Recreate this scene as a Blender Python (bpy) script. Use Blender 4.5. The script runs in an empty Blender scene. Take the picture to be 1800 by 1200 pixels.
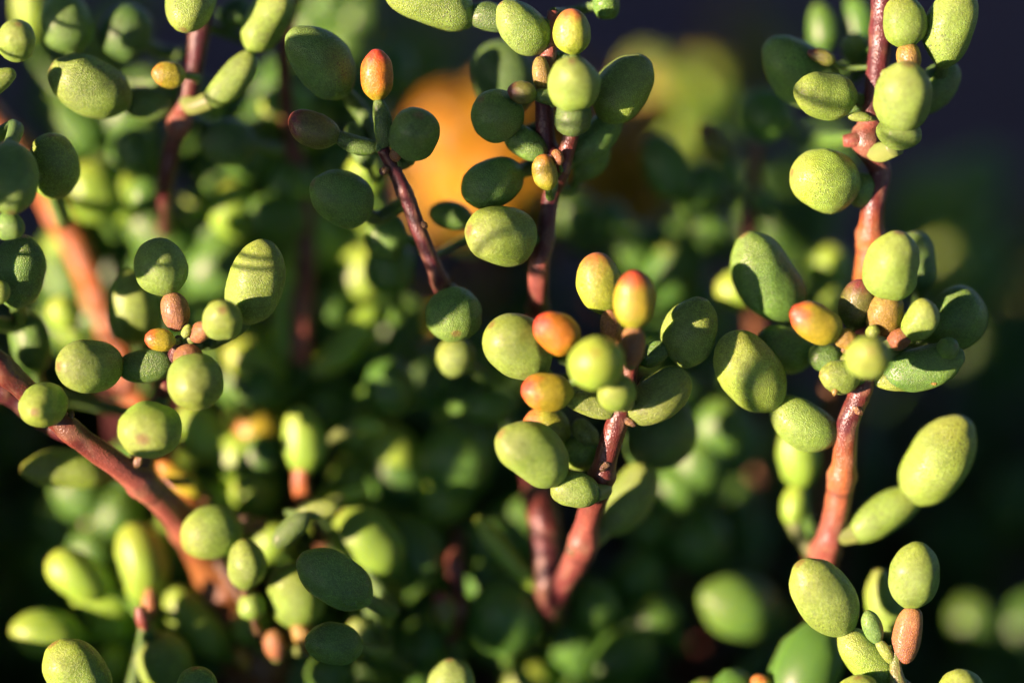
import bpy, math, random
import numpy as np
from mathutils import Vector, noise, Matrix

# ------------------------------------------------------------------ scene scale: 1 unit = 10 cm
MM = 0.01
scene = bpy.context.scene
scene.unit_settings.scale_length = 0.1
COL = scene.collection

# ------------------------------------------------------------------ camera
PITCH = math.radians(28)
D_FOCUS = 375.0            # mm from lens to the plane of focus
PIX = 135.0 / 1800.0       # mm per photo pixel in that plane
FWD = Vector((0, math.cos(PITCH), -math.sin(PITCH)))
RIGHT = Vector((1, 0, 0))
UP = Vector((0, math.sin(PITCH), math.cos(PITCH)))
CENTRE = Vector((0, 0, 170.0))          # mm above the ground
CAM = CENTRE - FWD * D_FOCUS

cam_data = bpy.data.cameras.new('camera')
cam = bpy.data.objects.new('camera', cam_data)
COL.objects.link(cam)
cam.matrix_world = Matrix((
    (RIGHT.x, UP.x, -FWD.x, CAM.x * MM),
    (RIGHT.y, UP.y, -FWD.y, CAM.y * MM),
    (RIGHT.z, UP.z, -FWD.z, CAM.z * MM),
    (0, 0, 0, 1)))
cam_data.sensor_width = 36
cam_data.lens = 100
cam_data.clip_start = 0.02
cam_data.clip_end = 2000
cam_data.dof.use_dof = True
cam_data.dof.focus_distance = D_FOCUS * MM
cam_data.dof.aperture_fstop = 0.28      # 36 mm wide pupil in this scale
cam_data.dof.aperture_blades = 0
scene.camera = cam

# ------------------------------------------------------------------ light
s_cam = Vector((-0.80, -0.07, 0.60)).normalized()
SUN = (RIGHT * s_cam.x + UP * s_cam.y - FWD * s_cam.z).normalized()
ELEV = math.asin(SUN.z)
AZ = math.atan2(SUN.x, SUN.y)           # clockwise from +Y
world = bpy.data.worlds.new('World')
scene.world = world
world.use_nodes = True
wn = world.node_tree
wn.nodes.clear()
wo = wn.nodes.new('ShaderNodeOutputWorld')
wb = wn.nodes.new('ShaderNodeBackground')
sky = wn.nodes.new('ShaderNodeTexSky')
sky.sky_type = 'NISHITA'
sky.sun_disc = False
sky.sun_elevation = ELEV
sky.sun_rotation = AZ
sky.air_density = 0.15
sky.ozone_density = 0.0
sky.dust_density = 0.2
wb.inputs['Strength'].default_value = 0.05
wn.links.new(sky.outputs[0], wb.inputs['Color'])
wn.links.new(wb.outputs[0], wo.inputs['Surface'])

sl = bpy.data.lights.new('sun', 'SUN')
sl.energy = 5.0
sl.angle = math.radians(0.5)
sl.color = (1.0, 0.62, 0.50)
sun = bpy.data.objects.new('sun', sl)
COL.objects.link(sun)
sun.rotation_euler = SUN.to_track_quat('Z', 'Y').to_euler()
sun.location = (-3, -1, 4)

scene.view_settings.view_transform = 'Standard'
scene.view_settings.look = 'None'
scene.view_settings.gamma = 1
scene.view_settings.use_curve_mapping = False
scene.view_settings.exposure = 2.25
scene.cycles.use_denoising = True
scene.cycles.denoiser = 'OPENIMAGEDENOISE'
scene.cycles.max_bounces = 5
scene.cycles.adaptive_threshold = 0.025
scene.cycles.caustics_reflective = False
scene.cycles.caustics_refractive = False
scene.cycles.sample_clamp_indirect = 6

# ------------------------------------------------------------------ helpers
rng = random.Random(7)

def depth(d):
    return d if d < 4 else 4 + (d - 4) * 1.65

def at(px, py, d):
    """Point in the place (mm) seen at photo pixel px, py and d mm behind the plane of focus."""
    D = D_FOCUS + d
    k = PIX * D / D_FOCUS
    return CAM + FWD * D + RIGHT * ((px - 900) * k) + UP * ((600 - py) * k)

def srgb(r, g, b):
    f = lambda c: ((c / 255 + 0.055) / 1.055) ** 2.4 if c > 10 else c / 255 / 12.92
    return (f(r), f(g), f(b))

def nd(nt, kind, **kw):
    n = nt.nodes.new(kind)
    for k, v in kw.items():
        setattr(n, k, v)
    return n

def make_plant_material(name, sss, radius, rough, spec, grain, grain_scale, spots, bump, sheen=0.0, bloom=0.0):
    m = bpy.data.materials.new(name)
    m.use_nodes = True
    nt = m.node_tree
    nt.nodes.clear()
    L = nt.links.new
    out = nd(nt, 'ShaderNodeOutputMaterial')
    p = nd(nt, 'ShaderNodeBsdfPrincipled')
    L(p.outputs[0], out.inputs['Surface'])
    tc = nd(nt, 'ShaderNodeTexCoord')
    tint = nd(nt, 'ShaderNodeAttribute', attribute_name='tint')
    # crystalline bladder cells: pale grains
    v = nd(nt, 'ShaderNodeTexVoronoi', feature='F1')
    v.inputs['Scale'].default_value = grain_scale
    L(tc.outputs['Object'], v.inputs['Vector'])
    r1 = nd(nt, 'ShaderNodeMapRange')
    r1.inputs['From Min'].default_value = 0.0
    r1.inputs['From Max'].default_value = 0.55
    r1.inputs['To Min'].default_value = 1.0
    r1.inputs['To Max'].default_value = 0.0
    L(v.outputs['Distance'], r1.inputs['Value'])
    # mottled patches
    n1 = nd(nt, 'ShaderNodeTexNoise')
    n1.inputs['Scale'].default_value = 26
    n1.inputs['Detail'].default_value = 3
    n1.inputs['Roughness'].default_value = 0.65
    L(tc.outputs['Object'], n1.inputs['Vector'])
    n2 = nd(nt, 'ShaderNodeTexNoise')
    n2.inputs['Scale'].default_value = grain_scale * 0.45
    n2.inputs['Detail'].default_value = 2
    L(tc.outputs['Object'], n2.inputs['Vector'])
    # brightness factor = 1 + grain*(cell-0.45) + mottling
    mm = nd(nt, 'ShaderNodeMath', operation='MULTIPLY_ADD')
    mm.inputs[1].default_value = grain
    mm.inputs[2].default_value = 1.0 - grain * 0.5
    L(r1.outputs[0], mm.inputs[0])
    mr = nd(nt, 'ShaderNodeMapRange')
    mr.inputs['From Min'].default_value = 0.3
    mr.inputs['From Max'].default_value = 0.7
    mr.inputs['To Min'].default_value = 0.78
    mr.inputs['To Max'].default_value = 1.2
    L(n1.outputs['Fac'], mr.inputs['Value'])
    mr2 = nd(nt, 'ShaderNodeMapRange')
    mr2.inputs['From Min'].default_value = 0.3
    mr2.inputs['From Max'].default_value = 0.7
    mr2.inputs['To Min'].default_value = 1 - grain * 0.35
    mr2.inputs['To Max'].default_value = 1 + grain * 0.35
    L(n2.outputs['Fac'], mr2.inputs['Value'])
    mu = nd(nt, 'ShaderNodeMath', operation='MULTIPLY')
    L(mm.outputs[0], mu.inputs[0]); L(mr.outputs[0], mu.inputs[1])
    mu2 = nd(nt, 'ShaderNodeMath', operation='MULTIPLY')
    L(mu.outputs[0], mu2.inputs[0]); L(mr2.outputs[0], mu2.inputs[1])
    sc_ = nd(nt, 'ShaderNodeVectorMath', operation='SCALE')
    L(tint.outputs['Color'], sc_.inputs[0]); L(mu2.outputs[0], sc_.inputs['Scale'])
    # dark dust specks, in patches
    vs = nd(nt, 'ShaderNodeTexVoronoi', feature='F1')
    vs.inputs['Scale'].default_value = 230
    L(tc.outputs['Object'], vs.inputs['Vector'])
    n3 = nd(nt, 'ShaderNodeTexNoise')
    n3.inputs['Scale'].default_value = 14
    n3.inputs['Detail'].default_value = 3
    L(tc.outputs['Object'], n3.inputs['Vector'])
    th = nd(nt, 'ShaderNodeMapRange')
    th.inputs['From Min'].default_value = 0.42
    th.inputs['From Max'].default_value = 0.72
    th.inputs['To Min'].default_value = 0.0
    th.inputs['To Max'].default_value = 0.30
    L(n3.outputs['Fac'], th.inputs['Value'])
    lt = nd(nt, 'ShaderNodeMath', operation='LESS_THAN')
    L(vs.outputs['Distance'], lt.inputs[0]); L(th.outputs[0], lt.inputs[1])
    sp = nd(nt, 'ShaderNodeMath', operation='MULTIPLY')
    sp.inputs[1].default_value = spots
    L(lt.outputs[0], sp.inputs[0])
    mix = nd(nt, 'ShaderNodeMix', data_type='RGBA')
    L(sp.outputs[0], mix.inputs['Factor'])
    L(sc_.outputs[0], mix.inputs[6])
    mix.inputs[7].default_value = (0.035, 0.04, 0.018, 1)
    bl = nd(nt, 'ShaderNodeMix', data_type='RGBA')
    n4 = nd(nt, 'ShaderNodeTexNoise')
    n4.inputs['Scale'].default_value = 11
    n4.inputs['Detail'].default_value = 4
    n4.inputs['Distortion'].default_value = 0.6
    L(tc.outputs['Object'], n4.inputs['Vector'])
    br = nd(nt, 'ShaderNodeMapRange')
    br.inputs['From Min'].default_value = 0.35
    br.inputs['From Max'].default_value = 0.68
    br.inputs['To Min'].default_value = 0.0
    br.inputs['To Max'].default_value = bloom
    L(n4.outputs['Fac'], br.inputs['Value'])
    gb = nd(nt, 'ShaderNodeMath', operation='MULTIPLY')
    L(br.outputs[0], gb.inputs[0]); L(mu2.outputs[0], gb.inputs[1])
    L(gb.outputs[0], bl.inputs['Factor'])
    L(mix.outputs[2], bl.inputs[6])
    bl.inputs[7].default_value = (0.38, 0.44, 0.33, 1)
    L(bl.outputs[2], p.inputs['Base Color'])
    p.inputs['Diffuse Roughness'].default_value = 1.0
    p.inputs['Roughness'].default_value = rough
    p.inputs['Specular IOR Level'].default_value = spec
    p.inputs['Subsurface Weight'].default_value = sss
    p.inputs['Subsurface Radius'].default_value = radius
    p.inputs['Subsurface Scale'].default_value = MM
    p.inputs['Sheen Weight'].default_value = sheen
    p.inputs['Sheen Roughness'].default_value = 0.4
    b = nd(nt, 'ShaderNodeBump')
    b.inputs['Strength'].default_value = bump
    b.inputs['Distance'].default_value = 0.0012
    L(r1.outputs[0], b.inputs['Height'])
    L(b.outputs[0], p.inputs['Normal'])
    return m

def make_soft_material(name, sss, radius, rough, spec=0.4, bloom=0.0):
    """The same skins for leaves and stems well out of focus, without the finest grain."""
    m = bpy.data.materials.new(name)
    m.use_nodes = True
    nt = m.node_tree
    p = nt.nodes['Principled BSDF']
    tint = nd(nt, 'ShaderNodeAttribute', attribute_name='tint')
    bl = nd(nt, 'ShaderNodeMix', data_type='RGBA')
    bl.inputs[0].default_value = bloom
    nt.links.new(tint.outputs['Color'], bl.inputs[6])
    bl.inputs[7].default_value = (0.38, 0.44, 0.33, 1)
    nt.links.new(bl.outputs[2], p.inputs['Base Color'])
    p.inputs['Diffuse Roughness'].default_value = 1.0
    p.inputs['Roughness'].default_value = rough
    p.inputs['Specular IOR Level'].default_value = spec
    p.inputs['Subsurface Weight'].default_value = sss
    p.inputs['Subsurface Radius'].default_value = radius
    p.inputs['Subsurface Scale'].default_value = MM
    return m

RAD = (1.3, 1.35, 0.12)
M_LEAF = make_plant_material('leaf_skin', 0.6, RAD, 0.46, 0.45, 0.55, 480, 0.8, 0.8, 0.0, 0.10)
M_BUD = make_plant_material('bud_skin', 0.6, RAD, 0.44, 0.55, 0.45, 480, 0.6, 0.6, 0.0, 0.0)
M_LEAF_SOFT = make_soft_material('leaf_skin_plain', 0.6, RAD, 0.46, 0.38, 0.0)
M_STEM = make_plant_material('stem_bark', 0.1, (1.0, 0.4, 0.2), 0.4, 0.5, 0.35, 330, 0.6, 0.5)
M_STEM_SOFT = make_soft_material('stem_bark_plain', 0.0, (1.0, 0.4, 0.2), 0.5)

# colours (albedo): base, middle, tip
KINDS = {
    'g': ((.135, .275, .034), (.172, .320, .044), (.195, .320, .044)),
    'd': ((.076, .208, .030), (.098, .242, .036), (.116, .242, .034)),  # deeper green for shaded leaflets, shade put into the colour
    'e': ((.046, .138, .022), (.060, .166, .026), (.072, .166, .025)),  # darkest green, more shade painted into leaflets farther back
    'y': ((.160, .315, .034), (.188, .350, .042), (.225, .345, .042)),
    'x': ((.130, .080, .035), (.170, .105, .045), (.090, .050, .025)),   # dried
    'r': ((.220, .310, .020), (.300, .300, .018), (.430, .075, .028)),
    't': ((.205, .330, .028), (.260, .345, .034), (.410, .160, .042)),
    'o': ((.270, .270, .014), (.410, .170, .012), (.450, .050, .026)),
    'a': ((.230, .300, .022), (.290, .290, .022), (.350, .160, .026)),   # amber, ripe
    'k': ((.300, .185, .001), (.320, .190, .001), (.330, .150, .001)),   # deep orange
    'm': ((.110, .190, .028), (.120, .150, .028), (.170, .040, .038)),
    'p': ((.240, .100, .045), (.270, .125, .042), (.270, .150, .042)),   # rosy petiole
    'b': ((.220, .160, .028), (.240, .180, .027), (.240, .190, .027)),   # tawny petiole
    'v': ((.160, .260, .042), (.190, .300, .047), (.200, .310, .047)),   # pale green petiole
    'q': ((.060, .150, .026), (.080, .185, .030), (.080, .185, .030)),   # dark green petiole
}
STEM_KINDS = {
    'red': ((.075, .016, .014), (.150, .040, .024)),
    'maroon': ((.058, .013, .017), (.100, .026, .026)),
    'pink': ((.190, .060, .044), (.250, .095, .062)),
    'orange': ((.360, .115, .026), (.400, .155, .045)),
    'brown': ((.085, .038, .014), (.125, .060, .022)),
    'trunk': ((.170, .070, .018), (.260, .120, .030)),
    'green': ((.120, .190, .045), (.160, .220, .055)),
}

def smooth(a, b, x):
    t = min(1, max(0, (x - a) / (b - a)))
    return t * t * (3 - 2 * t)

def lerp3(a, b, t):
    return tuple(a[i] + (b[i] - a[i]) * t for i in range(3))

def mesh_from(name, verts, faces, cols, origin):
    me = bpy.data.meshes.new(name)
    me.from_pydata([((v - origin) * MM)[:] for v in verts], [], faces)
    at_ = me.attributes.new('tint', 'FLOAT_COLOR', 'POINT')
    flat = np.ones((len(cols), 4), dtype=np.float32)
    flat[:, :3] = np.array(cols, dtype=np.float32)
    at_.data.foreach_set('color', flat.ravel())
    me.polygons.foreach_set('use_smooth', [True] * len(me.polygons))
    me.update()
    return me

def leaf_geometry(base, axis, side, L, W, kind, rings, segs, seed, petiole=False, bend=None):
    """A fleshy leaflet: an egg of revolution, a little flattened, bent, dimpled, with a small point at its tip."""
    r_ = random.Random(seed)
    up2 = axis.cross(side).normalized()
    flat = r_.uniform(0.88, 0.97)
    skew = r_.uniform(0.86, 1.14) if not petiole else r_.uniform(0.95, 1.15)
    pw = r_.uniform(2.02, 2.45) if not petiole else r_.uniform(2.6, 3.4)
    bd = r_.uniform(-0.07, 0.07) if bend is None else bend
    ba = r_.uniform(0, 6.28)
    groove_a = r_.uniform(0, 6.28)
    groove = r_.uniform(0.0, 0.09) if r_.random() < 0.6 else 0.0
    dimp = Vector((r_.uniform(-1, 1), r_.uniform(-1, 1), r_.uniform(-0.3, 2.3)))
    dimd = r_.uniform(0.0, 0.07)
    nip = r_.uniform(0.0, 0.045) if not petiole else 0
    blunt = r_.uniform(0.3, 1.0)
    noff = Vector((r_.uniform(-50, 50), r_.uniform(-50, 50), r_.uniform(-50, 50)))
    cb, cm, ct = KINDS[kind]
    wild = 4.5 if kind == 'x' else 1.0
    jit = r_.uniform(0.9, 1.12)
    warm = r_.uniform(-0.05, 0.07)
    verts, cols = [], []
    n = rings
    for i in range(n + 1):
        th = math.pi * i / n
        t = 0.5 - 0.5 * math.cos(th)            # dense near the ends
        u = t ** skew
        rr = max(0.0, 1 - abs(2 * u - 1) ** pw) ** (1 / pw)
        if petiole:
            rr = max(rr * (0.82 + 0.22 * math.sin(math.pi * min(1, t * 1.05))), 0.0)
        tt = t * L
        # small point
        if nip > 0.015:
            tt += nip * L * smooth(0.94, 1.0, t)
        off = math.sin(math.pi * t) * bd * L
        c0 = base + axis * tt + (side * math.cos(ba) + up2 * math.sin(ba)) * off
        for j in range(segs if 0 < i < n else 1):
            a = 2 * math.pi * j / segs
            ca, sa = math.cos(a), math.sin(a)
            dirv = side * ca + up2 * sa
            q = dirv * 1.1 + axis * (t * 2.2) + noff
            dis = 0.085 * noise.noise(q) + 0.03 * noise.noise(q * 2.6) + 0.008 * noise.noise(q * 7)
            g = math.exp(-((math.atan2(math.sin(a - groove_a), math.cos(a - groove_a))) / 0.35) ** 2) * groove
            dm = dimd * math.exp(-((ca - dimp.x) ** 2 + (sa - dimp.y) ** 2 + (2 * t - dimp.z) ** 2) / 0.35)
            neck = 1.0 if petiole else 1 - 0.22 * math.exp(-(t / 0.13) ** 2)
            rad = 0.5 * W * rr * neck * (1 + dis * wild - g - dm)
            v = c0 + side * (ca * rad) + up2 * (sa * rad * flat)
            verts.append(v)
            nz = noise.noise(q * 2.3 + Vector((9, 3, 1))) * 0.10
            tq = t + nz
            if kind in 'rtmoa':
                k2 = smooth(0.66, 1.02, tq + 0.12 * noise.noise(q * 2.2) + 0.07 * noise.noise(q * 6))
            else:
                k2 = smooth(0.55, 1.0, tq)
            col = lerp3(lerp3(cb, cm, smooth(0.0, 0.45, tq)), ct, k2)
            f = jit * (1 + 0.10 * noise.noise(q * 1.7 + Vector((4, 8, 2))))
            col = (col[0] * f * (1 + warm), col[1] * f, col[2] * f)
            # corky tip mark
            if not petiole and kind in 'gdy' and blunt > 0.45:
                k3 = smooth(0.992, 1.0, t + 0.006 * noise.noise(q * 9))
                col = lerp3(col, (.19, .10, .035), k3 * 0.8)
            cols.append(col)
    faces = []
    idx = lambda i, j: 1 + (i - 1) * segs + (j % segs)
    last = len(verts) - 1
    for j in range(segs):
        faces.append((0, idx(1, j + 1), idx(1, j)))
        faces.append((last, idx(n - 1, j), idx(n - 1, j + 1)))
    for i in range(1, n - 1):
        for j in range(segs):
            faces.append((idx(i, j), idx(i, j + 1), idx(i + 1, j + 1), idx(i + 1, j)))
    return verts, faces, cols

def catmull(pts, rads, per):
    P, R_ = [], []
    n = len(pts)
    for i in range(n - 1):
        p0 = pts[max(i - 1, 0)]; p1 = pts[i]; p2 = pts[i + 1]; p3 = pts[min(i + 2, n - 1)]
        for k in range(per):
            t = k / per
            t2, t3 = t * t, t * t * t
            P.append(0.5 * ((2 * p1) + (p2 - p0) * t + (2 * p0 - 5 * p1 + 4 * p2 - p3) * t2 + (3 * p1 - p0 - 3 * p2 + p3) * t3))
            R_.append(rads[i] + (rads[i + 1] - rads[i]) * t)
    P.append(pts[-1]); R_.append(rads[-1])
    return P, R_

def stem_colours(kind):
    return STEM_KINDS[kind] if kind in STEM_KINDS else (KINDS[kind][0], KINDS[kind][2])

def tube_geometry(pts, rads, kind, segs, seed, per=8, nodes=0.0, kinds=None):
    r_ = random.Random(seed)
    P, R_ = catmull(pts, rads, per)
    noff = Vector((r_.uniform(-50, 50), r_.uniform(-50, 50), r_.uniform(-50, 50)))
    if kinds is None:
        kinds = [kind] * len(pts)
    kinds = list(kinds) + [kinds[-1]] * (len(pts) - len(kinds))
    cc = [stem_colours(k) for k in kinds]
    c1, c2 = cc[0][0], cc[-1][1]
    verts, cols, faces = [], [], []
    t0 = (P[1] - P[0]).normalized()
    nrm = t0.cross(Vector((0.3, 0.2, 0.9))).normalized()
    acc = 0.0
    gap = r_.uniform(12, 15)
    for i, p in enumerate(P):
        tg = (P[min(i + 1, len(P) - 1)] - P[max(i - 1, 0)]).normalized()
        nrm = (nrm - tg * nrm.dot(tg)).normalized()
        bn = tg.cross(nrm)
        if i:
            acc += (P[i] - P[i - 1]).length
        ph = acc % gap - gap * 0.5
        sw = 1.0 + nodes * (1.3 * math.exp(-(ph / 1.1) ** 2) + 0.5 * math.exp(-((ph - 1.6) / 0.35) ** 2))
        seg_i = min(i // per, len(pts) - 2)
        ft = (i - seg_i * per) / per
        ca = lerp3(cc[seg_i][0], cc[seg_i + 1][0], ft)
        cb = lerp3(cc[seg_i][1], cc[seg_i + 1][1], ft)
        for j in range(segs):
            a = 2 * math.pi * j / segs
            dv = nrm * math.cos(a) + bn * math.sin(a)
            q = p * 0.16 + dv * 0.7 + noff
            side_scar = nodes * 0.8 * math.exp(-(ph / 0.9) ** 2) * max(0, math.cos(a * 2 + math.floor(acc / gap) * 1.57)) ** 4
            ro = R_[i] * (sw + side_scar) * (1 + 0.10 * noise.noise(q) + 0.06 * noise.noise(q * 3.3))
            verts.append(p + dv * ro)
            streak = noise.noise(Vector((math.cos(a) * 2.2, math.sin(a) * 2.2, acc * 0.10)) + noff)
            k = min(1, max(0, 0.5 + 0.8 * noise.noise(q * 1.6) + 0.7 * streak))
            col = lerp3(ca, cb, k)
            if nodes > 0:
                cork = smooth(0.18, 0.5, noise.noise(q * 2.4 + Vector((5, 1, 7))) + 0.45 * math.exp(-(ph / 1.2) ** 2))
                col = lerp3(col, (.23, .15, .085), 0.55 * cork)
                col = lerp3(col, (.05, .025, .02), 0.6 * math.exp(-((ph - 2.3) / 0.4) ** 2))
            cols.append(col)
    n = len(P)
    for i in range(n - 1):
        for j in range(segs):
            faces.append((i * segs + j, i * segs + (j + 1) % segs, (i + 1) * segs + (j + 1) % segs, (i + 1) * segs + j))
    verts.append(P[0]); cols.append(cc[0][0]); verts.append(P[-1]); cols.append(cc[-1][1])
    a0, a1 = len(verts) - 2, len(verts) - 1
    for j in range(segs):
        faces.append((a0, (j + 1) % segs, j))
        faces.append((a1, (n - 1) * segs + j, (n - 1) * segs + (j + 1) % segs))
    return verts, faces, cols

def add_obj(name, me, mat, parent):
    me.materials.append(mat)
    o = bpy.data.objects.new(name, me)
    COL.objects.link(o)
    o.parent = parent
    return o

def thing(name, label, cat, loc_mm, group=None):
    o = bpy.data.objects.new(name, None)
    o.empty_display_size = 0.03
    COL.objects.link(o)
    o.location = loc_mm * MM
    o['label'] = label
    o['category'] = cat
    if group:
        o['group'] = group
    return o

SEED = [100]
LEAFLOG = []
GROUND_Z = 0.0

def nearest_on(polys, p):
    best, bp = 1e9, None
    for pl in polys:
        for a, b in zip(pl[:-1], pl[1:]):
            ab = b - a
            t = max(0, min(1, (p - a).dot(ab) / max(ab.length_squared, 1e-6)))
            q = a + ab * t
            d = (p - q).length
            if d < best:
                best, bp = d, q
    return best, bp

def leaf_frame(bx, by, tx, ty, w, d, tilt):
    d = depth(d)
    cx, cy = (bx + tx) / 2, (by + ty) / 2
    C = at(cx, cy, d)
    k = PIX * (D_FOCUS + d) / D_FOCUS
    P = math.hypot(tx - bx, ty - by) * k
    W = w * k
    tl = math.radians(tilt)
    s2 = P * P - (W * math.sin(tl)) ** 2
    L = math.sqrt(max(s2, (0.25 * W) ** 2)) / max(0.2, math.cos(tl))
    L = min(max(L, 1.02 * W), 1.9 * W) if abs(tilt) > 25 else L
    ip = (RIGHT * (tx - bx) + UP * (by - ty))
    ip = ip.normalized() if ip.length > 1e-6 else UP.copy()
    axis = (ip * math.cos(tl) - FWD * math.sin(tl)).normalized()
    side = axis.cross(FWD)
    side = side.normalized() if side.length > 0.05 else RIGHT.copy()
    L *= 0.955; W *= 0.955
    base = C - axis * (L * 0.5)
    return base, axis, side, L, W

def shoot(label, stems, leaves, group='leafy succulent shoots of the bush', ground=True, seed=None, auto=True, auto_kind='q'):
    polys = []
    built = []
    lowest = None
    for (skind, spts) in stems:
        pts, rads = [], []
        ks = []
        for row in spts:
            px, py, d, w = row[:4]
            ks.append(row[4] if len(row) > 4 else skind)
            dd = depth(d)
            pts.append(at(px, py, dd))
            rads.append(0.46 * w * PIX * (D_FOCUS + dd) / D_FOCUS)
        built.append((ks, pts, rads))
        polys.append(pts)
        e = pts[-1]
        if lowest is None or e.z < lowest[0].z:
            lowest = (e, len(built) - 1)
    base = None
    if ground and lowest is not None:
        e, i = lowest
        skind, pts, rads = built[i]
        g = Vector((e.x + rng.uniform(-6, 6), e.y + rng.uniform(2, 12), GROUND_Z))
        mid = e.lerp(g, 0.5) + Vector((rng.uniform(-3, 3), rng.uniform(-2, 4), 0))
        pts += [mid, g]
        rads += [rads[-1] * 1.1, rads[-1] * 1.35]
        base = g
    else:
        base = lowest[0].copy() if lowest else at(leaves[0][1], leaves[0][2], depth(leaves[0][6]))
    root = thing('succulent_shoot', label, 'succulent', base, group)
    near = min([abs(e[6]) for e in leaves]) < 9
    for (skind, pts, rads) in built:
        SEED[0] += 1
        v, f, c = tube_geometry(pts, rads, skind, 20 if near else 10, SEED[0], nodes=0.13, per=14 if near else 6, kinds=skind)
        add_obj('stem', mesh_from('stem', v, f, c, base), M_STEM if near else M_STEM_SOFT, root)
    last_pet = None
    for e in leaves:
        typ, bx, by, tx, ty, w, d, tilt, kind = e[:9]
        SEED[0] += 1
        b, ax, sd, L, W = leaf_frame(bx, by, tx, ty, w, d, tilt)
        hi = abs(d) < 7
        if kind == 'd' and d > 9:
            kind = 'e'  # leaflets farther back take the colour with deeper painted shade
        rings, segs = (30, 36) if hi else ((20, 24) if d < 25 else (12, 14))
        ML = M_LEAF if abs(d) < 11 else M_LEAF_SOFT
        parent = root
        if typ == 'P':
            v, f, c = leaf_geometry(b, ax, sd, L, W, kind, rings - 6, segs - 8, SEED[0], petiole=True)
            last_pet = add_obj('petiole', mesh_from('petiole', v, f, c, base), ML, root)
            if polys:
                dist, q = nearest_on(polys, b)
                if dist > 1.6:
                    m = b.lerp(q, 0.5) - ax * 0.6
                    r0 = min(W * 0.28, 1.5)
                    v, f, c = tube_geometry([b + ax * L * 0.1, m, q], [r0, r0 * 0.9, r0], 'green', 10, SEED[0], per=5)
                    add_obj('stalk', mesh_from('stalk', v, f, c, base), M_STEM_SOFT, last_pet)
            continue
        if typ == 'l':
            parent = last_pet
        elif auto and polys:
            dist, q = nearest_on(polys, b)
            if dist > 1.2:
                b1 = b + ax * (L * 0.12)
                reach = min(dist * 0.45, 6)
                m1 = b - ax * reach * 0.5 + FWD * min(dist * 0.45, 7)
                m2 = q.lerp(m1, 0.4) + FWD * min(dist * 0.25, 4)
                r0 = min(W * 0.16, 1.1)
                v, f, c = tube_geometry([b1, m1, m2, q], [r0 * 0.8, r0, r0 * 0.85, r0 * 0.75], auto_kind, 12, SEED[0], per=5)
                parent = add_obj('petiole', mesh_from('petiole', v, f, c, base), ML, root)
        v, f, c = leaf_geometry(b, ax, sd, L, W, kind, rings, segs, SEED[0])
        nm = 'flower_bud' if typ == 'B' else ('dry_leaf' if typ == 'D' else 'leaflet')
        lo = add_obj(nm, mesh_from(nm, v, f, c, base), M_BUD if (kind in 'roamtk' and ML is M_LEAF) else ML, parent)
        LEAFLOG.append((lo, (bx + tx) / 2, (by + ty) / 2, d))
    return root

# ------------------------------------------------------------------ ground
def make_ground():
    n = 90
    half = 9000.0
    verts, faces = [], []
    for i in range(n + 1):
        for j in range(n + 1):
            fx = (i / n) * 2 - 1; fy = (j / n) * 2 - 1
            x = math.copysign(abs(fx) ** 3, fx) * half
            y = math.copysign(abs(fy) ** 3, fy) * half + 300
            near = 1.0
            z = -2 + 5 * noise.noise(Vector((x, y, 0)) * 0.012) + 2 * noise.noise(Vector((x, y, 5)) * 0.05)
            verts.append(Vector((x, y, z)) * MM)
    for i in range(n):
        for j in range(n):
            a = i * (n + 1) + j
            faces.append((a, a + n + 1, a + n + 2, a + 1))
    me = bpy.data.meshes.new('ground')
    me.from_pydata([v[:] for v in verts], [], faces)
    me.polygons.foreach_set('use_smooth', [True] * len(me.polygons))
    o = bpy.data.objects.new('ground', me)
    COL.objects.link(o)
    o['kind'] = 'structure'
    o['label'] = 'dark purplish volcanic soil under and behind the bush'
    m = bpy.data.materials.new('soil'); m.use_nodes = True
    nt = m.node_tree; p = nt.nodes['Principled BSDF']
    tc = nd(nt, 'ShaderNodeTexCoord')
    n1 = nd(nt, 'ShaderNodeTexNoise'); n1.inputs['Scale'].default_value = 3.0; n1.inputs['Detail'].default_value = 8
    nt.links.new(tc.outputs['Object'], n1.inputs['Vector'])
    cr = nd(nt, 'ShaderNodeValToRGB')
    cr.color_ramp.elements[0].position = 0.35; cr.color_ramp.elements[0].color = (.095, .058, .080, 1)
    cr.color_ramp.elements[1].position = 0.7; cr.color_ramp.elements[1].color = (.240, .132, .140, 1)
    nt.links.new(n1.outputs['Fac'], cr.inputs[0]); nt.links.new(cr.outputs[0], p.inputs['Base Color'])
    b = nd(nt, 'ShaderNodeBump'); b.inputs['Strength'].default_value = 0.8; b.inputs['Distance'].default_value = 0.03
    n2 = nd(nt, 'ShaderNodeTexNoise'); n2.inputs['Scale'].default_value = 25; n2.inputs['Detail'].default_value = 6
    nt.links.new(tc.outputs['Object'], n2.inputs['Vector'])
    nt.links.new(n2.outputs['Fac'], b.inputs['Height']); nt.links.new(b.outputs[0], p.inputs['Normal'])
    p.inputs['Roughness'].default_value = 0.9
    me.materials.append(m)
make_ground()

# ------------------------------------------------------------------ the shoots
# leaf rows: type, base x, base y, tip x, tip y, width (photo pixels), depth behind focus (mm), tilt of tip to the viewer, colour
# types: L leaflet on its own, P petiole, l leaflet on the petiole above it, B flower bud

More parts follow.
